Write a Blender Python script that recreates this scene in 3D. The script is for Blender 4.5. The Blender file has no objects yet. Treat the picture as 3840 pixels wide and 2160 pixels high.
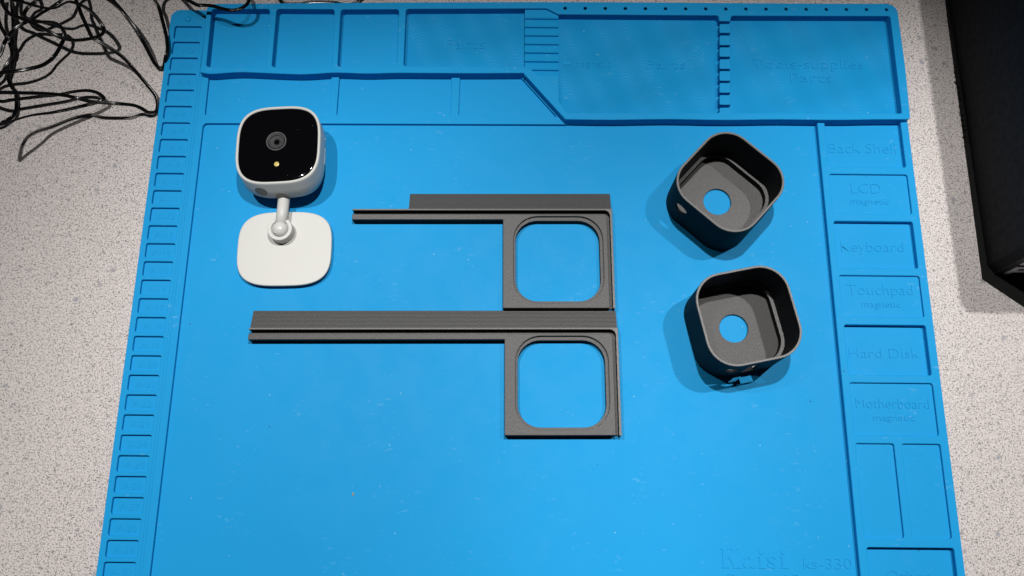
import bpy, bmesh, math, random
from mathutils import Vector, Matrix
from mathutils.geometry import tessellate_polygon
random.seed(7)
SC = bpy.context.scene
COL = SC.collection
MM = 0.001

# ------------------------------------------------------------------ camera
cam_d = bpy.data.cameras.new('camera'); cam = bpy.data.objects.new('camera', cam_d); COL.objects.link(cam)
cam_d.lens = 30.0; cam_d.sensor_width = 36.0; cam_d.clip_start = 0.02; cam_d.clip_end = 20
cam.matrix_world = Matrix.Translation((0, -0.15952, 0.56803)) @ Matrix.Rotation(math.radians(15.686), 4, 'X') @ Matrix.Rotation(math.radians(0.573), 4, 'Z')
SC.camera = cam
# ------------------------------------------------------------------ world: a dim grey room
W = bpy.data.worlds.new('World'); SC.world = W; W.use_nodes = True
W.node_tree.nodes['Background'].inputs[0].default_value = (0.85, 0.92, 1.0, 1)
W.node_tree.nodes['Background'].inputs[1].default_value = 0.015
# ------------------------------------------------------------------ lamps: a row of small spots 1 m over the bench
def spot(x, power):
    l = bpy.data.lights.new('ceiling_spot', 'SPOT'); l.energy = power; l.color = (1.0, 0.98, 0.95)
    l.spot_size = math.radians(60.8); l.spot_blend = 0.64; l.shadow_soft_size = 0.011
    o = bpy.data.objects.new('ceiling_spot', l); COL.objects.link(o)
    o.location = (x * MM, 0.200, 1.0)
    d = Vector((x * MM * 1.03, -0.208, 0)) - Vector(o.location)
    o.rotation_euler = d.to_track_quat('-Z', 'Y').to_euler()
spot(475, 30); spot(76, 36); spot(-323, 27.5)
SC.view_settings.view_transform = 'Standard'; SC.view_settings.look = 'None'
SC.view_settings.exposure = 0.0; SC.view_settings.gamma = 1.0

# ------------------------------------------------------------------ materials
class N:
    """tiny node helper"""
    def __init__(s, name, rough=0.5, spec=0.5):
        s.m = bpy.data.materials.new(name); s.m.use_nodes = True
        s.t = s.m.node_tree; s.b = s.t.nodes['Principled BSDF']
        s.b.inputs['Roughness'].default_value = rough
        s.b.inputs['Specular IOR Level'].default_value = spec
        tc = s.new('ShaderNodeTexCoord'); mp = s.new('ShaderNodeMapping'); mp.inputs['Scale'].default_value = (1000, 1000, 1000)
        s.t.links.new(tc.outputs['Object'], mp.inputs[0]); s.co = mp.outputs[0]      # millimetres
    def new(s, t): return s.t.nodes.new(t)
    def link(s, a, b): s.t.links.new(a, b)
    def noise(s, scale, detail=2, rough=0.5, dist=0.0, co=None):
        n = s.new('ShaderNodeTexNoise'); n.inputs['Scale'].default_value = scale; n.inputs['Detail'].default_value = detail
        n.inputs['Roughness'].default_value = rough; n.inputs['Distortion'].default_value = dist
        s.link(co or s.co, n.inputs['Vector']); return n.outputs['Fac']
    def voro(s, scale, rnd=1.0, co=None):
        n = s.new('ShaderNodeTexVoronoi'); n.inputs['Scale'].default_value = scale; n.inputs['Randomness'].default_value = rnd
        s.link(co or s.co, n.inputs['Vector']); return n.outputs['Distance'], n.outputs['Color']
    def math(s, op, a, b=None, c=None):
        n = s.new('ShaderNodeMath'); n.operation = op
        for i, v in enumerate((a, b, c)):
            if v is None: continue
            if isinstance(v, (int, float)): n.inputs[i].default_value = v
            else: s.link(v, n.inputs[i])
        return n.outputs[0]
    def rng(s, v, a, b, c=0.0, d=1.0):
        n = s.new('ShaderNodeMapRange'); n.inputs[1].default_value = a; n.inputs[2].default_value = b
        n.inputs[3].default_value = c; n.inputs[4].default_value = d; s.link(v, n.inputs[0]); return n.outputs[0]
    def mix(s, f, a, b):
        n = s.new('ShaderNodeMix'); n.data_type = 'RGBA'
        if isinstance(f, (int, float)): n.inputs[0].default_value = f
        else: s.link(f, n.inputs[0])
        for i, v in ((6, a), (7, b)):
            if isinstance(v, tuple): n.inputs[i].default_value = (*v, 1)
            else: s.link(v, n.inputs[i])
        return n.outputs[2]
    def color(s, c):
        if isinstance(c, tuple): s.b.inputs['Base Color'].default_value = (*c, 1)
        else: s.link(c, s.b.inputs['Base Color'])
    def bump(s, h, dist, strength=1.0, nrm=None):
        n = s.new('ShaderNodeBump'); n.inputs['Distance'].default_value = dist * MM; n.inputs['Strength'].default_value = strength
        s.link(h, n.inputs['Height'])
        if nrm is not None: s.link(nrm, n.inputs['Normal'])
        s.link(n.outputs[0], s.b.inputs['Normal']); return n.outputs[0]
    def sep(s):
        n = s.new('ShaderNodeSeparateXYZ'); s.link(s.co, n.inputs[0]); return n.outputs

def silicone(name, waves=False):
    n = N(name, 0.55, 0.08)
    big = n.noise(0.012, 3); mid = n.noise(0.05, 4, 0.6)
    base = n.mix(n.rng(big, 0.3, 0.7), (0.0075, 0.248, 0.540), (0.0085, 0.256, 0.555))
    # scuffs: small pale smears gathered in patches
    st = n.new('ShaderNodeMapping'); st.inputs['Rotation'].default_value = (0, 0, 0.9); st.inputs['Scale'].default_value = (0.16, 0.42, 0.3)
    n.link(n.co, st.inputs[0])
    sm = n.math('MULTIPLY', n.rng(n.noise(0.03, 3, 0.6), 0.50, 0.68), n.rng(n.noise(1.0, 5, 0.62, 0, st.outputs[0]), 0.60, 0.76))
    base = n.mix(n.math('MULTIPLY', sm, 0.40), base, (0.30, 0.52, 0.68))
    hz = n.math('MULTIPLY', n.rng(n.noise(0.022, 4, 0.65), 0.64, 0.82), 0.05)
    base = n.mix(hz, base, (0.26, 0.40, 0.52))
    for sc, r, cut, k in ((0.085, 0.026, 0.25, 0.7), (0.16, 0.030, 0.45, 0.5)):
        d, c = n.voro(sc)
        sepc = n.new('ShaderNodeSeparateColor'); n.link(c, sepc.inputs[0])
        speck = n.math('MULTIPLY', n.math('LESS_THAN', d, r), n.math('GREATER_THAN', sepc.outputs[0], cut))
        base = n.mix(n.math('MULTIPLY', speck, k), base, (0.45, 0.58, 0.66))
    d2, c2 = n.voro(0.043)
    sep2 = n.new('ShaderNodeSeparateColor'); n.link(c2, sep2.inputs[0])
    dk = n.math('MULTIPLY', n.math('LESS_THAN', d2, 0.020), n.math('GREATER_THAN', sep2.outputs[1], 0.45))
    base = n.mix(n.math('MULTIPLY', dk, 0.8), base, (0.015, 0.035, 0.07))
    n.color(base)
    n.link(n.rng(mid, 0.4, 0.7, 0.5, 0.6), n.b.inputs['Roughness'])
    h = n.noise(2.2, 2)
    nr = n.bump(h, 0.05, 0.35)
    if waves:
        x, y, z = n.sep()
        a = n.math('MULTIPLY', n.math('SINE', n.math('ADD', n.math('MULTIPLY', x, 0.135), n.math('MULTIPLY', y, 0.060))), 6.5)
        b = n.math('MULTIPLY', n.math('SINE', n.math('ADD', n.math('MULTIPLY', x, 0.05), n.math('MULTIPLY', y, -0.16))), 2.2)
        g = n.math('ADD', n.math('ADD', n.math('MULTIPLY', x, 0.34), n.math('MULTIPLY', y, -0.78)), n.math('ADD', a, b))
        w = n.math('SINE', n.math('MULTIPLY', g, 2 * math.pi / 1.5))
        n.bump(w, 0.115, 1.0, nr)
    return n.m
M = {}
M['silicone'] = silicone('blue_silicone'); M['wavy'] = silicone('blue_wavy_silicone', True)

def laminate():
    n = N('speckled_laminate', 0.42, 0.35)
    w = n.noise(1.15, 1.5, 0.5, 0.8)
    c = n.mix(n.rng(w, 0.38, 0.50), (0.175, 0.160, 0.153), (0.530, 0.488, 0.477))
    c = n.mix(n.math('MULTIPLY', n.rng(n.noise(0.33, 2), 0.55, 0.7), 0.35), c, (0.45, 0.385, 0.365))
    d, col = n.voro(0.20); s = n.new('ShaderNodeSeparateColor'); n.link(col, s.inputs[0])
    f = n.math('MULTIPLY', n.rng(d, 0.16, 0.26, 1, 0), n.math('GREATER_THAN', s.outputs[0], 0.55))
    c = n.mix(n.math('MULTIPLY', f, 0.45), c, (0.09, 0.09, 0.10))
    d, col = n.voro(0.10); s = n.new('ShaderNodeSeparateColor'); n.link(col, s.inputs[0])
    f = n.math('MULTIPLY', n.rng(d, 0.10, 0.24, 1, 0), n.math('GREATER_THAN', s.outputs[1], 0.78))
    c = n.mix(n.math('MULTIPLY', f, 0.7), c, (0.20, 0.21, 0.24))
    d, col = n.voro(0.012); s = n.new('ShaderNodeSeparateColor'); n.link(col, s.inputs[0])
    f = n.math('MULTIPLY', n.rng(d, 0.01, 0.07, 1, 0), n.math('GREATER_THAN', s.outputs[2], 0.5))
    f = n.math('MULTIPLY', f, n.rng(n.noise(0.5, 4), 0.4, 0.6))
    c = n.mix(n.math('MULTIPLY', f, 0.55), c, (0.30, 0.19, 0.06))
    n.color(c); n.bump(w, 0.03, 0.3); return n.m
M['laminate'] = laminate()

def printed(name, ang, pitch=0.55, col=0.125, moire=0.5):
    n = N(name, 0.45, 0.4)
    x, y, z = n.sep()
    ca, sa = math.cos(ang), math.sin(ang)
    g = n.math('ADD', n.math('MULTIPLY', x, -sa), n.math('MULTIPLY', y, ca))
    wob = n.math('MULTIPLY', n.noise(0.7, 2), 0.6)
    w = n.math('SINE', n.math('MULTIPLY', n.math('ADD', g, wob), 2 * math.pi / pitch))
    fib = n.noise(0.9, 3, 0.6); amp = n.rng(n.noise(0.08, 2), 0.35, 0.65, 0.4, 1.0)
    f = n.math('ADD', n.math('MULTIPLY', n.math('MULTIPLY', w, amp), 0.6 * moire), n.math('MULTIPLY', fib, 0.7))
    n.color(n.mix(n.rng(f, -0.1, 0.8), (col * 0.55, col * 0.55, col * 0.55), (col * 1.42, col * 1.41, col * 1.40)))
    n.bump(w, 0.07, 0.6); return n.m
M['print_diag'] = printed('grey_print_diagonal', math.radians(35), 0.95, 0.058, 0.9)
M['print_long'] = printed('grey_print_lengthwise', 0.0, 1.0, 0.052, 0.6)
M['print_floor'] = printed('grey_print_floor', math.radians(-32), 0.75, 0.066, 0.45)
M['print_rim'] = printed('grey_print_rim', math.radians(80), 0.9, 0.125, 0.6)
n = N('shaded_print_wall', 0.65, 0.12)
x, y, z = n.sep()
w = n.math('SINE', n.math('MULTIPLY', z, 2 * math.pi / 0.6)); n.color((0.007, 0.0075, 0.0085)); n.bump(w, 0.06, 0.6); M['print_shade'] = n.m  # same grey plastic on upright faces, with shade put into the colour

def plain(name, c, rough, spec=0.5, grain=None, var=0.06, coat=0.0):
    n = N(name, rough, spec)
    v = n.noise(0.05, 3)
    n.color(n.mix(n.rng(v, 0.3, 0.7), tuple(k * (1 - var) for k in c), tuple(k * (1 + var) for k in c)))
    n.link(n.rng(n.noise(0.2, 3), 0.3, 0.7, rough * (1 - 2 * var), rough * (1 + 2 * var)), n.b.inputs['Roughness'])
    if grain: n.bump(n.noise(grain[0], 2), grain[1], 0.5)
    n.b.inputs['Coat Weight'].default_value = coat; n.b.inputs['Coat Roughness'].default_value = 0.05
    return n.m
M['white'] = plain('white_plastic', (0.475, 0.475, 0.456), 0.42, 0.3, None, 0.004)
M['white_gloss'] = plain('white_gloss_plastic', (0.53, 0.53, 0.505), 0.22, 0.5)
M['taupe_disc'] = plain('taupe_plastic', (0.12, 0.116, 0.10), 0.6)
def glass():
    n = N('black_glossy_glass', 0.06, 0.5)
    d, c = n.voro(0.22); s = n.new('ShaderNodeSeparateColor'); n.link(c, s.inputs[0])
    sp = n.math('MULTIPLY', n.math('LESS_THAN', d, 0.030), n.math('GREATER_THAN', s.outputs[0], 0.6))
    x, y, z = n.sep()
    # greasy dust towards the lower right corner of the window
    low = n.math('MULTIPLY', n.rng(y, -14, -24), n.rng(x, -14, 14, 0.15, 1.0))
    sm = n.math('MULTIPLY', low, n.rng(n.noise(0.7, 6, 0.7), 0.50, 0.72))
    f = n.math('MAXIMUM', n.math('MULTIPLY', sp, 0.45), n.math('MULTIPLY', sm, 0.22))
    n.color(n.mix(f, (0.0015, 0.0015, 0.002), (0.42, 0.44, 0.48)))
    n.link(n.rng(sm, 0, 1, 0.05, 0.4), n.b.inputs['Roughness']); return n.m
M['glass'] = glass()
M['lens_ring'] = plain('grey_lens_metal', (0.050, 0.050, 0.053), 0.4, 0.5)
M['lens_dark'] = plain('dark_lens_tube', (0.006, 0.006, 0.007), 0.3, 0.5)
M['lens_mid'] = plain('dark_grey_tube', (0.009, 0.009, 0.010), 0.4, 0.5)
M['led'] = plain('yellow_led', (0.46, 0.37, 0.10), 0.3, 0.5)
M['cord'] = plain('black_rubber', (0.0025, 0.0025, 0.0028), 0.20, 0.38)
M['carton'] = plain('black_carton', (0.0055, 0.006, 0.0075), 0.6, 0.12, None, 0.06)
M['carton_edge'] = plain('black_carton_fold', (0.022, 0.022, 0.024), 0.45, 0.35)
M['torn_and_shadow'] = plain('black_paper_and_shadow', (0.008, 0.008, 0.008), 0.9, 0.1)  # colours the torn flakes and the shadow painted at the carton's foot
M['ink'] = plain('pale_print', (0.75, 0.75, 0.76), 0.5, 0.3)
M['crumb'] = plain('tan_crumb', (0.45, 0.33, 0.18), 0.8, 0.2)

# ------------------------------------------------------------------ mesh helpers (all input in millimetres, world space)
ORG = {}
def link_obj(name, me, mat, parent=None, org=(0, 0, 0)):
    o = bpy.data.objects.new(name, me); COL.objects.link(o)
    if mat and not me.materials: me.materials.append(mat)
    if parent is not None: o.parent = parent; ORG[o.name] = ORG[parent.name]
    else: o.location = Vector(org) * MM; ORG[o.name] = Vector(org)
    return o
def mesh(name, V, F, mat, parent=None, org=(0, 0, 0), smooth=False, mats=None, fm=None):
    og = ORG[parent.name] if parent is not None else Vector(org)
    me = bpy.data.meshes.new(name)
    me.from_pydata([(Vector(v) - og) * MM for v in V], [], F)
    if mats:
        for m in mats: me.materials.append(m)
        for p, k in zip(me.polygons, fm): p.material_index = k
    me.update()
    if smooth: me.polygons.foreach_set('use_smooth', [True] * len(me.polygons))
    return link_obj(name, me, mat, parent, org)
def thing(name, label, cat, org, rot=0.0, group=None):
    o = bpy.data.objects.new(name, None); COL.objects.link(o); o.empty_display_size = 0.01
    o.location = Vector(org) * MM; o.rotation_euler = (0, 0, rot); ORG[o.name] = Vector(org)
    o['label'] = label; o['category'] = cat
    if group: o['group'] = group
    return o
def area(P): return 0.5 * sum(P[i][0] * P[(i + 1) % len(P)][1] - P[(i + 1) % len(P)][0] * P[i][1] for i in range(len(P)))
def ccw(P): return list(P) if area(P) > 0 else list(P)[::-1]
def cw(P): return list(P) if area(P) < 0 else list(P)[::-1]
def clean(P):
    Q = []
    for p in P:
        if not Q or math.hypot(p[0] - Q[-1][0], p[1] - Q[-1][1]) > 0.02: Q.append((p[0], p[1]))
    if math.hypot(Q[0][0] - Q[-1][0], Q[0][1] - Q[-1][1]) < 0.02: Q.pop()
    return Q
def offs(P, d):
    """shift every vertex to the left of the path by d"""
    R = []; n = len(P)
    for i in range(n):
        a, b, c = P[i - 1], P[i], P[(i + 1) % n]
        u = Vector((b[0] - a[0], b[1] - a[1])).normalized(); v = Vector((c[0] - b[0], c[1] - b[1])).normalized()
        m = Vector((-u.y - v.y, u.x + v.x)); l = m.length
        if l < 1e-6: R.append(b); continue
        m /= l; k = d / max(0.35, m.dot(Vector((-u.y, u.x)))); R.append((b[0] + m.x * k, b[1] + m.y * k))
    return R
def fillet(P, r, n=4):
    """round the corners of a polygon; r a number or a list"""
    R = []; N_ = len(P)
    for i in range(N_):
        rr = r[i] if isinstance(r, (list, tuple)) else r
        a, b, c = Vector(P[i - 1][:2]), Vector(P[i][:2]), Vector(P[(i + 1) % N_][:2])
        u = (a - b); v = (c - b); lu, lv = u.length, v.length; u /= lu; v /= lv
        ang = math.acos(max(-1, min(1, u.dot(v))))
        if rr <= 0 or ang > 3.0: R.append((b.x, b.y)); continue
        t = min(rr / math.tan(ang / 2), lu * 0.49, lv * 0.49); rr2 = t * math.tan(ang / 2)
        bis = (u + v).normalized(); ctr = b + bis * (rr2 / math.sin(ang / 2))
        p0 = b + u * t; p1 = b + v * t
        a0 = math.atan2(p0.y - ctr.y, p0.x - ctr.x); a1 = math.atan2(p1.y - ctr.y, p1.x - ctr.x)
        da = (a1 - a0 + math.pi) % (2 * math.pi) - math.pi
        for k in range(n + 1):
            q = a0 + da * k / n; R.append((ctr.x + rr2 * math.cos(q), ctr.y + rr2 * math.sin(q)))
    return R
def rect(x0, y0, x1, y1, r=0.0, n=4):
    P = [(x0, y0), (x1, y0), (x1, y1), (x0, y1)]
    return fillet(P, r, n) if r else P
def circle(x, y, r, n=16): return [(x + r * math.cos(2 * math.pi * k / n), y + r * math.sin(2 * math.pi * k / n)) for k in range(n)]
def prism_data(outer, holes=(), z0=0, z1=1, b=0.3, bottom=False):
    V = []; F = []
    loops = [clean(ccw(outer))] + [clean(cw(h)) for h in holes]
    tops = []
    for P in loops:
        n = len(P)
        rings = [(P, z0), (P, z1 - b)] if b else [(P, z0), (P, z1)]
        if b: rings += [(offs(P, b * 0.3), z1 - b * 0.3), (offs(P, b), z1)]
        base = len(V)
        for Q, z in rings: V += [(x, y, z) for x, y in Q]
        for k in range(len(rings) - 1):
            for i in range(n):
                j = (i + 1) % n
                F.append((base + k * n + i, base + k * n + j, base + (k + 1) * n + j, base + (k + 1) * n + i))
        tops.append((base, base + (len(rings) - 1) * n, n))
    def cap(which, up):
        idx = []; poly = []
        for t in tops:
            s = t[1] if which else t[0]
            poly.append([Vector((V[s + i][0], V[s + i][1], 0)) for i in range(t[2])]); idx += [s + i for i in range(t[2])]
        for tri in tessellate_polygon(poly):
            a, b_, c = (idx[k] for k in tri)
            cr = (V[b_][0] - V[a][0]) * (V[c][1] - V[a][1]) - (V[c][0] - V[a][0]) * (V[b_][1] - V[a][1])
            if abs(cr) < 1e-9: continue
            F.append((a, b_, c) if (cr > 0) == up else (c, b_, a))
    cap(True, True)
    if bottom: cap(False, False)
    return V, F
def prism(name, mat, parent, outer, holes=(), z0=0, z1=1, b=0.3, bottom=False, org=(0, 0, 0)):
    V, F = prism_data(outer, holes, z0, z1, b, bottom)
    return mesh(name, V, F, mat, parent, org)
def catmull(P, k=6, closed=False):
    R = []; n = len(P); P = [Vector(p) for p in P]
    for i in range(n if closed else n - 1):
        g = lambda j: P[j % n] if closed else P[max(0, min(n - 1, j))]
        a, b, c, d = g(i - 1), g(i), g(i + 1), g(i + 2)
        for s in range(k):
            t = s / k
            R.append(0.5 * ((2 * b) + (c - a) * t + (2 * a - 5 * b + 4 * c - d) * t * t + (3 * b - a - 3 * c + d) * t ** 3))
    if not closed: R.append(P[-1])
    return R
def text_mesh(s, x, y, w, h, z, parent, mat, depth=0.36, thin=-0.016, name='lettering'):
    cu = bpy.data.curves.new('t', 'FONT'); cu.body = s; cu.size = 1.0; cu.offset = thin; cu.extrude = 0.5; cu.resolution_u = 3
    o = bpy.data.objects.new('t', cu); COL.objects.link(o)
    dg = bpy.context.evaluated_depsgraph_get(); me = bpy.data.meshes.new_from_object(o.evaluated_get(dg))
    COL.objects.unlink(o); bpy.data.objects.remove(o)
    xs = [v.co.x for v in me.vertices]; ys = [v.co.y for v in me.vertices]
    x0, x1 = min(xs), max(xs); cap = 0.70
    V = [(x + (v.co.x - x0) / (x1 - x0) * w, y + v.co.y / cap * h, z + (v.co.z + 0.5) * (depth + 0.3) - 0.3) for v in me.vertices]
    F = [tuple(p.vertices) for p in me.polygons]; bpy.data.meshes.remove(me)
    return mesh(name, V, F, mat, parent)

# ------------------------------------------------------------------ tabletop
tb = prism('tabletop', M['laminate'], None, rect(-950, -620, 950, 560, 20), (), -28, 0, 1.5, True)
tb['kind'] = 'structure'

# ------------------------------------------------------------------ the work mat
mat = thing('work_mat', 'large bright blue silicone work mat with parts trays and labelled cells on speckled table', 'work mat', (0, 0, 0))
BL = M['silicone']
prism('base_sheet', BL, mat, rect(-257.4, -214.4, 284.2, 212, 6), (), 0.0, 3.0, 0.2)
# left index strip with thirty numbered cells
PITCH = -13.17; CT = 212.4
cell_h = 10.4; cx0, cx1 = -254.0, -233.9
holes = []
for k in range(1, 32):
    yt = CT + PITCH * k - 0.0
    holes.append(rect(cx0, yt - cell_h, cx1, yt, 1.3, 3))
strip = prism('index_strip', BL, mat, fillet([(-258.1, -215), (-231.3, -215), (-231.3, 213.2), (-258.1, 213.2)], [6, 0.3, 0.5, 7]), holes, 0.3, 6.0, 0.5)
cf_me = None
for k in range(1, 32):
    yt = CT + PITCH * k
    if cf_me is None:
        V, F = prism_data(rect(cx0 - 0.4, -cell_h - 0.4, cx1 + 0.4, 0.4), (), 2.8, 3.7, 0)
        cf = mesh('cell_floor', V, F, BL, strip); cf_me = cf.data
    else:
        cf = bpy.data.objects.new('cell_floor', cf_me); COL.objects.link(cf); cf.parent = strip; ORG[cf.name] = ORG[mat.name]
    cf.location = (0, yt * MM, 0)
    if k <= 30:
        s = 'A-%d' % k; w = 12.2 if k > 9 else 9.4
        text_mesh(s, -243.6 - w / 2 + (0.6 if k < 10 else 0), yt - 8.2, w, 4.3, 3.7, strip, BL, 0.17, -0.012)
# dome stud at the top of the strip
V = []; F = []
for i in range(6):
    a = math.pi / 2 * i / 5
    for j in range(16):
        q = 2 * math.pi * j / 16; V.append((-244.9 + 2.5 * math.cos(a) * math.cos(q), 205.1 + 2.5 * math.cos(a) * math.sin(q), 5.9 + 1.3 * math.sin(a)))
for i in range(5):
    for j in range(16): F.append((i * 16 + j, i * 16 + (j + 1) % 16, (i + 1) * 16 + (j + 1) % 16, (i + 1) * 16 + j))
mesh('stud', V, F, BL, strip, smooth=True)

# border round the work area with the three low compartments
bo = fillet([(-231.5, -214.6), (-224.7, -214.6), (-224.7, 120.0), (38.3, 121.9), (36.5, 131), (8, 166), (-231.5, 166)], [0, 0, 3, 0, 0, 0, 0])
h1 = fillet([(-224.2, 126.3), (-133.8, 126.9), (-134.4, 162.5), (-224.6, 162.5)], 1.6, 3)
h2 = fillet([(-128.7, 127.2), (-45.8, 127.6), (-46.1, 162.5), (-128.6, 162.5)], 1.6, 3)
h3 = fillet([(-40.2, 127.7), (31.5, 127.7), (3.6, 161.5), (-39.8, 162.5)], [1.6, 0.6, 0, 0], 3)
border = prism('work_border', BL, mat, bo, (h1, h2, h3), 0.4, 5.5, 0.3)
for h in (h1, h2, h3): prism('compartment_floor', BL, border, offs(ccw(clean(h)), -0.5), (), 2.9, 3.15, 0)
# thin step beside the index strip
prism('edge_step', BL, mat, rect(-231.4, -214.2, -229.6, 157), (), 4.7, 5.75, 0.12)

# right side strip with labelled compartments
DEEP, SHAL = 2.5, 5.6
cells = [('Back Shell', (224.6, 90.0, 279.6, 127), DEEP + .7), ('LCD', (224.5, 54.5, 279.8, 84.4), SHAL), ('Keyboard', (224.3, 14.8, 279.4, 48.9), DEEP + .7),
         ('Touchpad', (224.4, -19.8, 279.4, 9.4), SHAL), ('Hard Disk', (224.4, -59.6, 279.4, -25.4), DEEP + .7), ('Motherboard', (224.2, -99.3, 279.3, -64.8), SHAL),
         ('', (224.3, -163.8, 249.2, -104.6), SHAL), ('', (254.4, -163.8, 279.4, -104.6), SHAL), ('Other', (224.8, -207, 279.8, -169.3), DEEP + .7)]
side = prism('side_strip', BL, mat, fillet([(219.3, -214.8), (284.9, -214.8), (284.9, 131), (219.3, 131)], [0, 6, 0, 0]),
             [rect(*c[1], 1.5, 3) for c in cells], 0.35, 7.5, 0.55)
for nm, (x0, y0, x1, y1), z in cells:
    prism('compartment_floor', BL, side, rect(x0 - .5, y0 - .5, x1 + .5, y1 + .5), (), 2.7, z, 0)
for s, x, y, w, h, z in [('Back Shell', 227.5, 102.5, 48.2, 7.8, DEEP + .7), ('LCD', 239.5, 70.5, 21.0, 7.9, SHAL), ('magnetic', 238.3, 62.2, 26.9, 4.6, SHAL),
        ('Keyboard', 229.2, 27.9, 43.5, 7.4, DEEP + .7), ('Touchpad', 229.5, -3.9, 44.9, 7.6, SHAL), ('magnetic', 238.4, -12.7, 26.4, 4.6, SHAL),
        ('Hard Disk', 227.5, -47.2, 46.8, 6.8, DEEP + .7), ('Motherboard', 227.8, -81.4, 48.2, 6.7, SHAL), ('magnetic', 238.4, -89.5, 26.7, 4.4, SHAL),
        ('Other', 237.0, -189.6, 27.6, 6.7, DEEP + .7)]:
    text_mesh(s, x, y, w, h, z, side, BL)
# maker's lettering in the work area
wa = [('ks-330', 185.6, -182.7, 30.6, 6.7), ('Patented Product', 137.6, -192.5, 74.2, 6.7)]
for s, x, y, w, h in wa: text_mesh(s, x, y, w, h, 3.0, mat, BL, 0.4)
def logo():
    """'Kaisi' in a heavy serif face, drawn as outlines in a 43 x 12 mm box"""
    L = []
    def P(*p): L.append(list(p))
    P((0, 0), (5.2, 0), (5.2, .6), (4.1, .9), (4.1, 5.4), (5.0, 6.4), (7.6, .9), (7.0, .6), (7.0, 0), (13.0, 0), (13.0, .5), (11.8, .9), (7.2, 8.2), (9.6, 11.1), (11.0, 11.5), (11.0, 12), (6.2, 12), (6.2, 11.5), (7.6, 11.2), (4.1, 6.8), (4.1, 11.1), (5.2, 11.5), (5.2, 12), (0, 12), (0, 11.5), (1.1, 11.1), (1.1, .9), (0, .6))
    P((13.6, 1.8), (14.6, .3), (16.6, .0), (18.3, .9), (19.2, .1), (21.4, .3), (22.0, 1.2), (20.9, 1.3), (20.7, 5.6), (19.6, 7.1), (17.2, 7.6), (14.9, 6.9), (14.2, 5.5), (15.4, 4.9), (16.3, 5.7), (17.3, 6.7), (18.0, 5.8), (18.0, 4.5), (15.0, 3.7), (13.9, 2.8))
    for x in (23.2, 37.2):
        P((x, 0), (x + 5.2, 0), (x + 5.2, .5), (x + 4.1, .8), (x + 4.1, 7.4), (x, 7.3), (x, 6.8), (x + 1.1, 6.5), (x + 1.1, .8), (x, .5))
        P(*circle(x + 2.6, 9.9, 1.75, 14))
    P((29.3, 0), (29.9, .6), (32.2, -.1), (34.6, .6), (35.4, 2.2), (34.7, 3.6), (31.6, 5.2), (31.5, 6.4), (32.6, 6.9), (34.2, 5.3), (34.9, 5.3), (34.8, 7.4), (32.4, 7.6), (30.0, 7.1), (29.1, 5.5), (29.9, 4.0), (33.0, 2.4), (33.2, 1.2), (32.1, .6), (30.4, 1.2), (29.6, 2.7), (29.0, 2.7))
    V = []; F = []
    for p in L:
        v, f = prism_data([(133.8 + a, -182.7 + b) for a, b in p], (), 2.7, 3.4, 0)
        o = len(V); V += v; F += [tuple(i + o for i in q) for q in f]
    mesh('lettering', V, F, BL, mat)
logo()

# raised parts tray along the back
front = [(-228.6, 157.4), (-220.7, 156.2), (-209, 157.2), (-197.6, 157.9), (-177, 157.2), (-156.0, 156.6), (-142, 157.4), (-129.7, 158.3), (-107.1, 157.8), (-85, 158.6), (-63.7, 158.7), (-30, 158.9), (6.6, 159.5)]
front = [(p.x, p.y) for p in catmull([(x, y, 0) for x, y in front], 4)]
front2 = [(37.0, 122.7), (70, 122.6), (110, 123.6), (150, 123.4), (190, 124.3), (230, 124.3), (260, 125.1)]
front2 = [(p.x, p.y) for p in catmull([(x, y, 0) for x, y in front2], 4)]
topedge = [(p.x, p.y) for p in catmull([(279.4, 220.4, 0), (173.3, 219.8, 0), (93.5, 219.6, 0), (13.8, 218.9, 0), (-85.8, 217.4, 0), (-145.4, 216.3, 0), (-224.5, 214.6, 0)], 4)]
outer = front + front2 + fillet([(270, 125.3), (284.9, 125.4), (286.0, 170), (285.6, 220.3), (270, 220.4)], [0, 2.5, 0, 8, 0], 6)[1:-1] + topedge + [(-229.4, 210.8)]
c123 = [fillet([(-225.6, 210.3), (-224.7, 162.0), (-181.3, 162.4), (-182.4, 210.7)], 2.0, 3),
        fillet([(-177.4, 210.8), (-177.0, 162.4), (-133.0, 162.9), (-134.3, 211.0)], 2.0, 3),
        fillet([(-129.6, 210.9), (-129.0, 162.9), (-85.9, 163.4), (-86.3, 211.6)], 2.0, 3)]
big = fillet([(-81.1, 211.9), (-80.8, 164.1), (7.7, 164.5), (12, 163.0), (17.5, 157.8), (32.6, 157.8), (32.8, 136.8), (38.4, 128.0), (147.9, 128.9), (148.2, 133.2), (156.2, 133.4), (157.5, 129.2), (279.2, 130.0), (279.6, 209.9), (161.0, 208.9), (160.3, 204.2), (152.0, 204.2), (151.6, 209.0), (32.3, 208.6), (23.6, 213.5), (7.5, 213.3)],
             [2, 2, 0, 1, 0, 0.5, 1, 1, 1.5, .6, .6, .6, 1.2, 1.8, 2, .5, .5, 1.5, .5, .5, .3], 3)
pins = [circle(37.5 + 240.0 * k / 16, 213.9 + 1.5 * k / 16, 1.25, 14) for k in range(17)]
tray = prism('parts_tray', BL, mat, outer, c123 + [big] + pins, 0.2, 12.0, 0.55)
for h in c123: prism('compartment_floor', BL, tray, offs(ccw(clean(h)), -0.6), (), 2.6, 5.0, 0)
prism('compartment_floor', M['wavy'], tray, [(-82, 162.5), (7.5, 162.5), (7.5, 214.5), (-82, 214.5)], (), 2.6, 5.0, 0)
prism('compartment_floor', M['wavy'], tray, [(32.7, 128), (38, 127), (150.5, 127), (153.5, 210), (32.7, 210)], (), 2.6, 5.0, 0)
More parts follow.
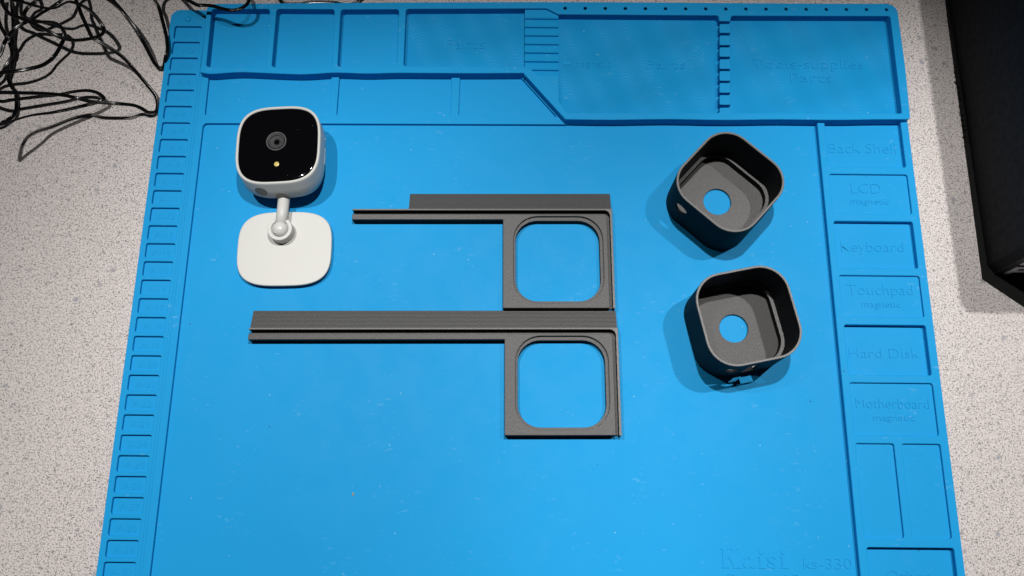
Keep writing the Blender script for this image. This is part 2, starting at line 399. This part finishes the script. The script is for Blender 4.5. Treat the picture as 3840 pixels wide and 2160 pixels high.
prism('compartment_floor', M['wavy'], tray, [(155.5, 127), (280.4, 127), (280.4, 211), (159.5, 211)], (), 2.6, 5.0, 0)
for s, x, y, w, h in [('Parts', -51.2, 183.1, 29.2, 7.9), ('Magnetic', 44.3, 168.8, 26.8, 5.5), ('Parts', 97.7, 167.9, 29.0, 7.3), ('Tools-supplies', 176.6, 169.4, 81.7, 7.5), ('Parts', 203.7, 158.1, 29.9, 7.5)]:
    text_mesh(s, x, y, w, h, 5.0, tray, BL, 0.4)
# small arrow before 'Magnetic'
prism('arrow_mark', BL, tray, [(35.6, 171.5), (38.6, 174.2), (38.6, 172.7), (41.8, 172.7), (41.8, 170.3), (38.6, 170.3), (38.6, 168.8)], (), 4.8, 5.5, 0)
# ribbed ramp between two trays
ys = [214.0, 205.8, 198.6, 191.5, 184.3, 177.2, 170.0, 163.0, 157.2]
prof = [(ys[0], 9.9)]
for i in range(1, len(ys)):
    prof += [(ys[i] + 1.6, 10.0), (ys[i] + 1.2, 10.35), (ys[i] + .25, 10.5), (ys[i], 10.2)]
    if i < len(ys) - 1: prof += [(ys[i] - 0.2, 8.9), (ys[i] - 1.6, 9.35)]
V = []; F = []
for y, z in prof: V += [(7.6, y, 3), (7.6, y, z), (32.6, y, z), (32.6, y, 3)]
for i in range(len(prof) - 1):
    a, b = i * 4, (i + 1) * 4
    F += [(a, a + 1, b + 1, b), (a + 1, a + 2, b + 2, b + 1), (a + 2, a + 3, b + 3, b + 2)]
mesh('ribbed_ramp', V, [f[::-1] for f in F], BL, tray)
# comb of square blocks between the two right trays
comb_y = [(201.8, 194.3), (192.1, 184.1), (182.2, 174.5), (172.4, 164.5), (162.7, 154.8), (153.0, 145.2), (143.2, 135.5)]
prism('comb_web', BL, tray, [(150.6, 132), (155.6, 132), (159.6, 205), (154.6, 205)], (), 4.6, 7.6, 0.2)
for a, b in comb_y:
    xa = 148.2 + (a - 133.4) * 0.0565; xb = 148.2 + (b - 133.4) * 0.0565
    prism('comb_block', BL, tray, fillet([(xb, b), (xb + 8.05, b), (xa + 8.15, a), (xa, a)], [.9, .2, .2, .9], 3), (), 4.5, 11.9, 0.3)

# ------------------------------------------------------------------ two printed brackets
def bracket(label, org, rail_u, wedge_u, rot):
    t = thing('printed_bracket', label, 'bracket', (org[0], org[1], 3.0), 0.0, 'flat printed camera brackets')
    ox, oy = org
    S = lambda P: [(ox + u, oy + v) for u, v in P]
    Z0, Z1 = 3.05, 10.0
    plate = fillet([(rail_u, 67.4), (rail_u, 63.5), (0, 63.5), (0, 0), (72.2, 0), (72.2, 67.4)], [.4, .4, 0, .6, .5, 3.0])
    prism('frame_plate', M['print_diag'], t, S(plate), [S(rect(7.2, 3.6, 69.0, 65.9, 17, 8))], Z0, Z1, 0.35, True)
    prism('inner_ledge', M['print_diag'], t, S(rect(6.6, 3.0, 69.6, 66.3, 17, 8)), [S(rect(8.6, 5.2, 66.8, 63.2, 15, 8))], Z0 + .05, 8.0, 0.25, True)
    prism('groove_floor', M['print_diag'], t, S([(rail_u + .3, 66.8), (71.8, 66.8), (71.8, 0.6), (75.2, 0.6), (75.2, 70.8), (rail_u + .3, 70.8)]), (), Z0 + .1, 4.6, 0, True)
    back = fillet([(rail_u, 70.3), (74.4, 70.3), (74.4, -0.3), (76.0, -0.3), (76.0, 71.5), (rail_u, 71.5)], [.2, 4.0, .3, .6, .5, .3], 6)
    prism('back_wall', M['print_rim'], t, S(back), (), Z0 + .02, Z1, 0.3, True)
    a, b = wedge_u, 75.4
    V = [(a, 71.1, Z1 - .12), (b, 71.1, Z1 - .12), (b, 84.5, 5.2), (a, 84.5, 5.2), (a, 84.9, 3.1), (b, 84.9, 3.1), (b, 71.1, 3.1), (a, 71.1, 3.1)]
    V = [(ox + u, oy + v, z) for u, v, z in V]
    mesh('sloping_flange', V, [(0, 1, 2, 3), (3, 2, 5, 4), (0, 3, 4, 7), (1, 6, 5, 2), (0, 7, 6, 1), (4, 5, 6, 7)], M['print_long'], t)
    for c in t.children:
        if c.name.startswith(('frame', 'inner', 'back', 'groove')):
            c.data.materials.append(M['print_shade'])
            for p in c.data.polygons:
                if abs(p.normal.z) < 0.3: p.material_index = 1  # side faces coloured darker to stand in for shade
    t.rotation_euler = (0, 0, rot)
    return t
bracket('upper dark grey printed bracket with a rounded square window and a shorter sloping flange', (-6.0, -16.9), -105.0, -65.8, math.radians(0.62))
bracket('lower dark grey printed bracket with the longest arm and a full length sloping flange', (-3.9, -102.0), -171.4, -170.6, math.radians(0.62))

# ------------------------------------------------------------------ two printed cups
def rsq(s, r, n=10): return rect(-s / 2, -s / 2, s / 2, s / 2, r, n)
def ring_solid(levels, closed_bottom):
    """stack of (loop, z) -> verts, faces"""
    V = []; F = []; n = len(levels[0][0])
    for P, z in levels: V += [(x, y, z) for x, y in P]
    for k in range(len(levels) - 1):
        for i in range(n):
            j = (i + 1) % n; F.append((k * n + i, k * n + j, (k + 1) * n + j, (k + 1) * n + i))
    return V, F
def cup(label, c, rot, windows):
    t = thing('printed_cup', label, 'printed cup', (c[0], c[1], 3.0), 0.0, 'printed camera sleeves')
    o = lambda s, r: [(c[0] + x, c[1] + y) for x, y in rsq(s, r)]
    H = 39.4; z = 3.02
    lv = [(o(61.3, 18.4), z), (o(61.7, 18.6), z + .4), (o(61.7, 18.6), z + H - .4), (o(61.2, 18.4), z + H), (o(59.0, 17.3), z + H), (o(58.6, 17.1), z + H - .4), (o(58.6, 17.1), z + 8.6), (o(54.2, 15.0), z + 8.4), (o(54.0, 14.9), z + 8.1), (o(54.0, 14.9), z + 1.2), (o(61.3, 18.4), z + 1.0)]
    V, F = ring_solid(lv, False); n = len(lv[0][0])
    # close into a ring tube (last loop joins the first through a hidden foot)
    F += [((len(lv) - 1) * n + i, (len(lv) - 1) * n + (i + 1) % n, (i + 1) % n, i) for i in range(n)]
    fm = []
    for f in F:
        k = f[0] // n
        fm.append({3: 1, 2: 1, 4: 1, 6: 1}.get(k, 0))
    w = mesh('wall', V, F, None, t, mats=[M['print_shade'], M['print_rim']], fm=fm)  # cup walls carry painted shade in their near-black colour
    cut = []
    for kind, lx, lz, sx, sz in windows:
        me = bpy.data.meshes.new('cutter'); bm = bmesh.new()
        if kind == 'round': bmesh.ops.create_cone(bm, cap_ends=True, segments=28, radius1=sx, radius2=sx, depth=14, matrix=Matrix.Rotation(math.pi / 2, 4, 'X'))
        else: bmesh.ops.create_cube(bm, size=1.0, matrix=Matrix.Diagonal((sx, 14, sz, 1)))
        bm.transform(Matrix.Translation((lx, -29, lz))); bm.transform(Matrix.Scale(MM, 4)); bm.to_mesh(me); bm.free()
        q = bpy.data.objects.new('cutter', me); COL.objects.link(q); q.location = t.location; cut.append(q)
        md = w.modifiers.new('cut', 'BOOLEAN'); md.object = q; md.operation = 'DIFFERENCE'; md.solver = 'EXACT'
    if cut:
        bpy.context.view_layer.update()
        dg = bpy.context.evaluated_depsgraph_get(); me2 = bpy.data.meshes.new_from_object(w.evaluated_get(dg))
        w.modifiers.clear(); w.data = me2
        for q in cut: COL.objects.unlink(q); bpy.data.objects.remove(q)
    V, F = prism_data(o(55.0, 15.4), [circle(c[0], c[1], 9.75, 40)], z + .05, z + 2.0, 0.25, True)
    mesh('floor', V, F, M['print_floor'], t)
    t.rotation_euler = (0, 0, rot)
    return t
cup('dark grey printed cup turned corner forward, farther back of the two cups', (144.3, 63.4), math.radians(-42.2), [('round', -13.2, 22.5, 5.0, 0)])
cup('dark grey printed cup with a rectangular slot in its front wall, nearer the mat lettering', (150.4, -28.2), math.radians(12.0), [('round', -14.5, 23.5, 5.2, 0), ('box', -1.3, 18.5, 8.4, 20.5)])

# ------------------------------------------------------------------ security camera
camera = thing('security_camera', 'white cube security camera with a glossy black face, tipped back on its stand', 'security camera', (-160, 45, 3.0))
def squircle(a, b, n, N_=56):
    R = []
    for k in range(N_):
        t = 2 * math.pi * k / N_; c, s = math.cos(t), math.sin(t)
        R.append((a * math.copysign(abs(c) ** (2 / n), c), b * math.copysign(abs(s) ** (2 / n), s)))
    return R
def loft(rings, cap0=True, cap1=True):
    V = []; F = []; n = len(rings[0])
    for r in rings: V += r
    for k in range(len(rings) - 1):
        for i in range(n):
            j = (i + 1) % n; F.append((k * n + i, k * n + j, (k + 1) * n + j, (k + 1) * n + i))
    if cap0: F.append(tuple(range(n))[::-1])
    if cap1: F.append(tuple((len(rings) - 1) * n + i for i in range(n)))
    return V, F
# foot plate
fc = (-157.4, 24.6); rot = math.radians(1.5)
def foot_ring(k, z, d=0.0):
    R = []
    for x, y in squircle(32.5 * k - d, 26.9 * k - d, 3.3):
        R.append((fc[0] + x * math.cos(rot) - y * math.sin(rot), fc[1] + x * math.sin(rot) + y * math.cos(rot), z))
    return R
V, F = loft([foot_ring(.95, 3.05), foot_ring(.965, 4.4), foot_ring(.985, 5.2), foot_ring(1, 6.6), foot_ring(1, 7.5, .05), foot_ring(1, 7.95, .4), foot_ring(1, 8.0, 1.0)])
mesh('foot_plate', V, F, M['white'], camera, smooth=False)
# ball socket: an open collar
bc = (-159.6, 36.2); R0, R1 = 8.5, 5.9
A0, A1 = math.radians(90 + 36), math.radians(90 + 324)
outer = [(bc[0] + R0 * math.cos(A0 + (A1 - A0) * k / 36), bc[1] + R0 * math.sin(A0 + (A1 - A0) * k / 36)) for k in range(37)]
inner = [(bc[0] + R1 * math.cos(A0 - .12 + (A1 - A0 + .24) * k / 36), bc[1] + R1 * math.sin(A0 - .12 + (A1 - A0 + .24) * k / 36)) for k in range(37)]
prism('ball_socket', M['white'], camera, outer + inner[::-1], (), 7.9, 16.0, 0.5)
def tube_solid(p0, p1, radii, n=24):
    """lathe along p0->p1; radii = [(t, r)]"""
    p0, p1 = Vector(p0), Vector(p1); d = (p1 - p0); L = d.length; d /= L
    a = d.orthogonal().normalized(); b = d.cross(a)
    return [[tuple(p0 + d * (t * L) + (a * math.cos(2 * math.pi * k / n) + b * math.sin(2 * math.pi * k / n)) * r) for k in range(n)] for t, r in radii]
V, F = loft(tube_solid((-159.4, 38.0, 13.8), (-158.6, 63.5, 14.6), [(0, 4.1), (.40, 4.0), (.705, 4.05), (.71, 3.85), (.72, 4.05), (1, 4.05)]))
arm = mesh('arm', V, F, M['white'], camera, smooth=True)
r = [(0.0, .05)] + [(0.5 - 0.5 * math.cos(math.pi * k / 12), 5.5 * math.sin(math.pi * k / 12)) for k in range(1, 12)] + [(1.0, .05)]
prism('socket_floor', M['white'], camera, circle(-159.6, 36.2, 6.6, 32), (), 7.9, 14.6, 0.2)
r = [(t_, q * 1.03) for t_, q in r]
V, F = loft(tube_solid((-159.5, 36.1, 8.8), (-159.5, 36.1, 19.4), r, 28))
mesh('ball', V, F, M['white_gloss'], camera, smooth=True)
V, F = loft(tube_solid((-163.0, 33.3, 17.3), (-160.7, 32.3, 17.6), [(0, .25), (.1, .55), (.9, .55), (1, .25)], 10))
mesh('mould_mark', V, F, M['white'], camera, smooth=True)
# head
HC = Vector((-161.04, 91.14, 32.67)); HX = Vector((0.9979, 0.0400, 0.0511)); HY = Vector((-0.0390, 0.9990, -0.0210)); HZ = Vector((-0.0519, 0.0190, 0.9985))
def H(u, v, w): return tuple(HC + HX * u + HY * v + HZ * w)
def hring(k, w, n=3.25, dn=0.0):
    sh = -3.6 * max(0.0, min(1.0, (-w - 1.0) / 12.5))      # the shell leans outwards below
    return [H(x, y + sh * (0.5 - 0.5 * y / 29.3), w) for x, y in squircle(29.3 * k - dn, 29.3 * k - dn, n, 72)]
V, F = loft([hring(.30, -29.2), hring(.60, -28.6), hring(.78, -26.8), hring(.88, -24.2), hring(.94, -20.6), hring(.975, -17), hring(1, -13.5), hring(1, -7.5), hring(1, -3.5), hring(1, -1.6), hring(1, -.6, 3.25, .15), hring(1, -.1, 3.25, .6), hring(1, 0, 3.25, 1.1), hring(1, -.1, 3.3, 1.6), hring(1, -.8, 3.35, 1.85)], True, True)
head = mesh('housing', V, F, M['white'], camera, smooth=True)
V, F = loft([hring(1, -.75, 3.35, 1.9), hring(1, -.35, 3.35, 2.3), hring(1, -.15, 3.35, 3.4), hring(.75, -.02, 3.3), hring(.4, .05, 3.0), hring(.1, .07, 2.5)], False, True)
gl = mesh('front_window', V, F, M['glass'], camera, smooth=True)
gl_shift = Vector((0, 0, 0))
def disc(name, u, v, prof, mat, parent, n=32):
    rings = [[H(u + r_ * math.cos(2 * math.pi * k / n), v + r_ * math.sin(2 * math.pi * k / n), w) for k in range(n)] for r_, w in prof]
    V, F = loft(rings, False, True); return mesh(name, V, F, mat, parent, smooth=False)
lens = disc('lens', -1.0, 2.2, [(6.8, 0), (6.8, .5), (6.6, .6), (4.8, .5), (4.6, .3)], M['lens_dark'], camera)
def annulus(name, u, v, r0, r1, w, mat, parent, n=36):
    prof = [(r1, w - .4), (r1, w), (r1 - .12, w + .1), (r0 + .12, w + .1), (r0, w), (r0, w - .4)]
    rings = [[H(u + r_ * math.cos(2 * math.pi * k / n), v + r_ * math.sin(2 * math.pi * k / n), z) for k in range(n)] for r_, z in prof]
    V, F = loft(rings, False, False); return mesh(name, V, F, mat, parent)
annulus('lens_bezel', -1.0, 2.2, 6.25, 7.0, .62, M['lens_ring'], lens)
annulus('lens_collar', -0.95, 2.1, 4.4, 5.3, .66, M['lens_mid'], lens)
disc('lens_cone', -0.8, 1.8, [(4.45, .34), (4.3, .56), (2.6, .52), (2.4, .4)], M['lens_mid'], lens)
annulus('lens_element', -0.5, 1.3, 1.9, 2.4, .66, M['lens_mid'], lens, 28)
disc('lens_pupil', -0.5, 1.3, [(1.8, .56), (1.7, .68), (1.0, .76), (.4, .8)], M['glass'], lens)
disc('status_light', -0.05, -14.8, [(1.75, -.05), (1.7, .16), (1.3, .3), (.6, .36)], M['led'], camera, 20)
# bottom side details: taupe disc and arm hole; right side details: card slot, reset pin
def squircle_y(u, a=29.3, n=3.25): return a * (1 - abs(u / a) ** n) ** (1 / n)
def side_disc(name, u, w, r_, mat, parent, n=28):
    """a round patch lying on the leaning lower side of the shell"""
    def on(x, z, e): return H(x, -squircle_y(x) - 3.6 * max(0.0, min(1.0, (-z - 1.0) / 12.5)) * 0.99 - e, z)
    rings = [[on(u + a * math.cos(2 * math.pi * k / n), w + a * math.sin(2 * math.pi * k / n), e) for k in range(n)] for a, e in ((r_, -.9), (r_, .10), (r_ * .95, .16), (r_ * .5, .16))]
    V, F = loft(rings, False, True); return mesh(name, V, [f[::-1] for f in F], mat, parent)
side_disc('speaker_disc', -12.6, -8.4, 4.2, M['taupe_disc'], camera)
side_disc('arm_hole', 0.3, -14.6, 4.7, M['taupe_disc'], camera)
def side_box(name, v0, v1, w0, w1, e, mat):
    a = squircle_y(abs(v0 + v1) / 2)
    pr = [(v0, w0), (v1, w0), (v1, w1), (v0, w1)]
    V = [H(a - .8, p, q) for p, q in pr] + [H(a + e, p, q) for p, q in pr]
    return mesh(name, V, [(4, 5, 6, 7), (0, 1, 5, 4), (1, 2, 6, 5), (2, 3, 7, 6), (3, 0, 4, 7)], mat, camera)
side_box('card_slot_cover', -10.6, 1.8, -14.6, -11.8, .12, M['white_gloss'])
side_box('reset_pin', 8.0, 9.4, -14.0, -12.6, .1, M['white_gloss'])

# ------------------------------------------------------------------ cords
def sweep(name, P, mat, label, r=0.76, gap=0.66, twist=0.0):
    """twin-core flat cord: figure-of-eight section swept along P"""
    pts = catmull(P, 7); n = 7
    prof = []
    for k in range(n + 1): a = -math.radians(140) + math.radians(280) * k / n; prof.append((gap + r * math.cos(a), r * math.sin(a)))
    for k in range(n + 1): a = math.radians(40) + math.radians(280) * k / n; prof.append((-gap + r * math.cos(a), r * math.sin(a)))
    m = len(prof); V = []; F = []
    s = 0.0; ph = random.random() * 6
    for i, p in enumerate(pts):
        t = (pts[min(i + 1, len(pts) - 1)] - pts[max(i - 1, 0)]).normalized()
        if i: s += (pts[i] - pts[i - 1]).length
        sd = t.cross(Vector((0, 0, 1)))
        sd = sd.normalized() if sd.length > .05 else Vector((1, 0, 0))
        up = sd.cross(t)
        a = twist * (math.sin(s * 0.021 + ph) + 0.6 * math.sin(s * 0.047 + 2 * ph))
        u = sd * math.cos(a) + up * math.sin(a); v = up * math.cos(a) - sd * math.sin(a)
        for x, y in prof: q = p + u * x + v * y; V.append((q.x, q.y, max(q.z, 0.05)))
    for i in range(len(pts) - 1):
        for k in range(m): F.append((i * m + k, i * m + (k + 1) % m, (i + 1) * m + (k + 1) % m, (i + 1) * m + k))
    F.append(tuple(range(m))[::-1]); F.append(tuple((len(pts) - 1) * m + k for k in range(m)))
    o = mesh(name, V, F, mat, None, tuple(pts[0]), smooth=True)
    o['label'] = label; o['category'] = 'cord'; o['group'] = 'black twin-core cords at the back left'
    return o
K1 = [(-377.2, 210.5, 20.0), (-374.8, 205.0, 20.0), (-369.4, 198.9, 20.0), (-361.6, 195.7, 20.0), (-352.5, 191.2, 22.0), (-344.7, 187.4, 22.0), (-337.5, 183.8, 21.0), (-330.8, 180.8, 19.0), (-323.8, 179.3, 18.0), (-316.6, 179.1, 18.0), (-306.1, 179.6, 20.0), (-299.5, 180.9, 22.0), (-296.6, 183.4, 24.0), (-297.5, 186.5, 26.0), (-302.8, 193.3, 28.0), (-308.7, 197.9, 30.0), (-314.4, 200.4, 31.0), (-321.4, 202.9, 30.0), (-327.1, 202.3, 28.0), (-332.1, 199.9, 27.0), (-338.8, 200.0, 26.0), (-347.9, 202.4, 25.0), (-356.6, 205.1, 25.0), (-365.1, 207.2, 25.0)]
K5 = [(-358.9, 217.5, 10.0), (-363.6, 213.1, 9.0), (-365.8, 207.9, 9.0), (-365.1, 203.9, 10.0), (-359.7, 199.2, 13.0), (-353.5, 198.4, 16.0), (-348.0, 201.0, 18.0), (-342.6, 203.8, 19.0), (-336.8, 207.6, 20.0), (-333.9, 211.0, 20.0)]
K8 = [(-292.7, 207.4, 26.0), (-285.3, 199.4, 24.0), (-278.7, 191.1, 20.0), (-273.6, 183.3, 16.0), (-269.9, 176.5, 11.0), (-266.2, 169.1, 6.0), (-263.1, 166.0, 3.0), (-259.6, 166.6, 3.0), (-256.8, 170.9, 8.2), (-255.6, 177.4, 9.5), (-257.5, 187.8, 10.0), (-261.7, 201.0, 11.0), (-264.9, 210.5, 12.0), (-267.7, 215.9, 14.0)]
K9 = [(-245.6, 215.4, 20.0), (-238.9, 210.6, 21.0), (-231.8, 206.4, 22.0), (-227.5, 206.5, 22.0), (-220.1, 205.1, 23.0), (-213.6, 202.5, 24.0), (-208.2, 200.7, 25.0), (-204.3, 200.6, 25.0), (-199.5, 201.9, 25.0), (-196.2, 205.4, 24.0), (-195.2, 209.9, 22.0), (-195.8, 213.7, 20.0)]
K4 = [(-380.7, 195.1, 12.0), (-375.3, 186.9, 12.0), (-372.6, 182.0, 11.0), (-371.1, 177.7, 9.0), (-371.4, 172.4, 6.0), (-374.4, 166.9, 5.0), (-376.0, 161.9, 5.0), (-377.4, 155.9, 6.0)]
K3 = [(-371.1, 152.9, 16.0), (-359.4, 154.7, 16.0), (-350.1, 158.1, 14.0), (-344.2, 162.6, 11.0), (-340.5, 169.3, 8.0), (-336.8, 174.3, 9.0), (-332.7, 179.6, 12.0), (-331.0, 184.5, 13.0), (-331.6, 188.8, 14.0), (-334.6, 192.6, 15.0), (-339.3, 194.7, 16.0), (-347.5, 194.5, 17.0), (-354.4, 195.0, 17.0), (-359.7, 194.4, 16.0), (-366.6, 188.8, 16.0), (-369.6, 181.6, 17.0), (-373.0, 177.3, 15.0), (-375.0, 169.2, 14.0)]
K7 = [(-369.2, 132.0, 13.0), (-362.6, 133.1, 12.5), (-353.6, 134.8, 12.0), (-342.5, 137.0, 11.0), (-333.7, 138.6, 10.0), (-327.0, 140.1, 9.5), (-320.3, 142.2, 9.0), (-310.9, 143.3, 9.0), (-303.5, 142.0, 9.0), (-298.2, 138.6, 9.0), (-297.1, 136.2, 9.5), (-300.1, 133.5, 10.5), (-307.0, 129.5, 13.0), (-316.7, 124.7, 16.0), (-326.0, 120.2, 19.5), (-335.6, 114.7, 26.0), (-340.6, 109.0, 32.0), (-346.6, 103.4, 36.0), (-349.5, 100.9, 38.0)]
K2 = [(-371.5, 118.2, 5.0), (-367.8, 121.3, 4.0), (-363.6, 125.1, 4.0), (-362.9, 132.0, 3.0), (-365.4, 144.2, 3.0), (-368.5, 147.9, 3.0), (-372.6, 154.9, 3.0), (-372.5, 160.4, 3.0), (-372.0, 165.9, 3.0), (-372.4, 174.1, 3.0), (-374.5, 187.4, 4.0), (-375.3, 198.0, 5.0), (-377.0, 208.7, 6.0), (-378.0, 218.7, 8.0)]
K6 = [(-320.4, 208.4, 24.0), (-317.7, 203.3, 25.0), (-313.6, 195.0, 26.0), (-308.3, 185.3, 26.0), (-303.3, 176.7, 26.0), (-299.1, 174.1, 25.0), (-291.9, 170.7, 22.0), (-283.4, 165.6, 18.0), (-277.1, 159.4, 14.0), (-271.1, 152.7, 9.0), (-262.9, 143.3, 5.0), (-260.6, 137.2, 3.5), (-260.6, 131.5, 3.0), (-262.5, 128.9, 4.0), (-265.9, 128.3, 6.0), (-269.7, 129.9, 9.0), (-273.7, 129.9, 13.0), (-280.3, 127.7, 19.0), (-291.1, 127.5, 21.0), (-300.1, 127.9, 22.0), (-309.3, 129.9, 23.0), (-316.0, 129.2, 28.0), (-324.2, 127.1, 34.0), (-336.2, 122.1, 44.0), (-345.7, 118.9, 50.0)]
HP = [(-352.4, 98.0, 43.0), (-354.0, 97.2, 49.0), (-354.1, 100.4, 55.0), (-353.9, 107.6, 56.0), (-351.5, 114.6, 54.0)]
A = [(-386, 222, 12), (-384, 205, 12)] + K4 + [(-382, 150, 8), (-384, 143, 12), (-378, 150, 15)] + K3 + [(-382, 160, 14), (-390, 148, 14), (-384, 138, 13)] + K7 + HP + K6[::-1] + [(-324, 222, 24), (-335, 240, 22), (-360, 250, 18), (-376, 236, 11)] + K2[::-1] + [(-379, 117, 4), (-395, 124, 2), (-430, 150, 2), (-470, 190, 2)]
B = [(-400, 250, 6), (-385, 228, 16)] + K1 + [(-373, 212, 23), (-374, 226, 16), (-364, 226, 11)] + K5 + [(-330, 222, 22), (-318, 228, 25), (-303, 219, 27)] + K8 + [(-267, 224, 15), (-258, 228, 18)] + K9 + [(-198, 219, 12), (-203, 228, 6)]
sweep('power_cord', A, M['cord'], 'black twin-core cord tangled on the table left of the mat', twist=0.5)
sweep('power_cord', B, M['cord'], 'black twin-core cord whose far end hangs over the corner of the raised mat tray', twist=0.5)
sweep('power_cord', [(-188, 240, 2), (-180, 228, 3), (-176, 222.3, 2.5), (-166, 221.6, 1.6), (-155, 223.6, 1.6), (-138, 223.5, 1.6), (-128, 221.7, 1.6), (-118, 226, 1.6), (-96, 250, 1.6)], M['cord'], 'short stretch of black cord lying behind the back edge of the mat tray', twist=0.4)

# ------------------------------------------------------------------ black carton at the right
box = thing('black_carton', 'tall matt black carton standing at the right edge, with large pale print on its front', 'carton', (331, 14, 0))
BX, BY, BH = 331.0, 14.0, 133.0
prism('body', M['carton'], box, [(BX, BY + 5.5), (BX + 3.8, BY), (BX + 210, BY), (BX + 210, BY + 300), (BX, BY + 300)], (), 0.1, BH, 0.6)
prism('front_flap', M['carton_edge'], box, [(BX + 3.3, BY - .25), (BX + 9.0, BY - .5), (BX + 9.0, BY + .1), (BX + 3.7, BY + .1)], (), 1.0, BH - 2, 0.1)
prism('shadow_sheet', M['torn_and_shadow'], box, [(BX - 4.6, BY - 4.4), (BX + 25, BY - 27.0), (BX + 30, BY + 40), (BX + 6, BY + 280), (BX - 0.5, BY + 280), (BX - 2.5, BY + 200), (BX - 2.8, BY + 160)], (), 0.05, 0.7, 0.15)  # flat black sheet added in place of the carton's deep shadow
# torn flakes of paper along the lower left edge
for k in range(26):
    y = 112 + 62 * k / 25 + random.uniform(-1.5, 1.5); l = random.uniform(1.5, 4.2); a = random.uniform(-.9, .9); z = random.uniform(.6, 2.4)
    d = Vector((-math.cos(a), math.sin(a), 0)); s = Vector((d.y, -d.x, 0)) * random.uniform(.8, 2.2)
    p = Vector((BX - 1.5, y, z)); tip = p + d * l + Vector((0, 0, random.uniform(.2, 1.8)))
    V = [p - s, p + s, tip + s * .25, tip - s * .15, p - s - Vector((0, 0, .4)), p + s - Vector((0, 0, .4)), tip + s * .25 - Vector((0, 0, .3)), tip - s * .15 - Vector((0, 0, .3))]
    mesh('torn_flake', [tuple(v) for v in V], [(0, 1, 2, 3), (7, 6, 5, 4), (0, 4, 5, 1), (1, 5, 6, 2), (2, 6, 7, 3), (3, 7, 4, 0)], M['torn_and_shadow'], box)
def on_front(poly, name='print'):
    V = [(BX + x, BY - .70, z) for x, z in poly] + [(BX + x, BY - .1, z) for x, z in poly]
    n_ = len(poly); F = [tuple(range(n_))] + [(i, i + n_, (i + 1) % n_ + n_, (i + 1) % n_) for i in range(n_)]
    mesh('printed_letter', V, F, M['ink'], box)
on_front([(10.4, .9), (14.2, .9), (14.2, 5.4), (33, 5.4), (33, 9.4), (14.2, 9.4), (14.2, 13.2), (36, 13.2), (36, 17.0), (10.4, 17.0)])
on_front([(9.4, 22), (12.4, 22), (12.4, 24.4), (20, 24.4), (20, 26.0), (12.4, 26.0), (12.4, 27.4), (22, 27.4), (22, 29.4), (9.4, 29.4)])
on_front([(24.5, 22), (34, 22), (34, 24), (27, 24), (27, 29.4), (24.5, 29.4)])

# ------------------------------------------------------------------ one crumb on the mat
V = [(-101.6, -140.6, 3.02), (-100.7, -141.1, 3.02), (-100.2, -139.2, 3.02), (-101.2, -138.6, 3.02), (-101.2, -140.2, 3.8), (-100.7, -139.4, 3.9)]
cr = mesh('crumb', V, [(0, 1, 4), (1, 2, 5, 4), (2, 3, 5), (3, 0, 4, 5), (0, 3, 2, 1)], M['crumb'], None, (-101, -140, 3))
cr['label'] = 'tiny tan crumb lying on the open blue work area'; cr['category'] = 'crumb'
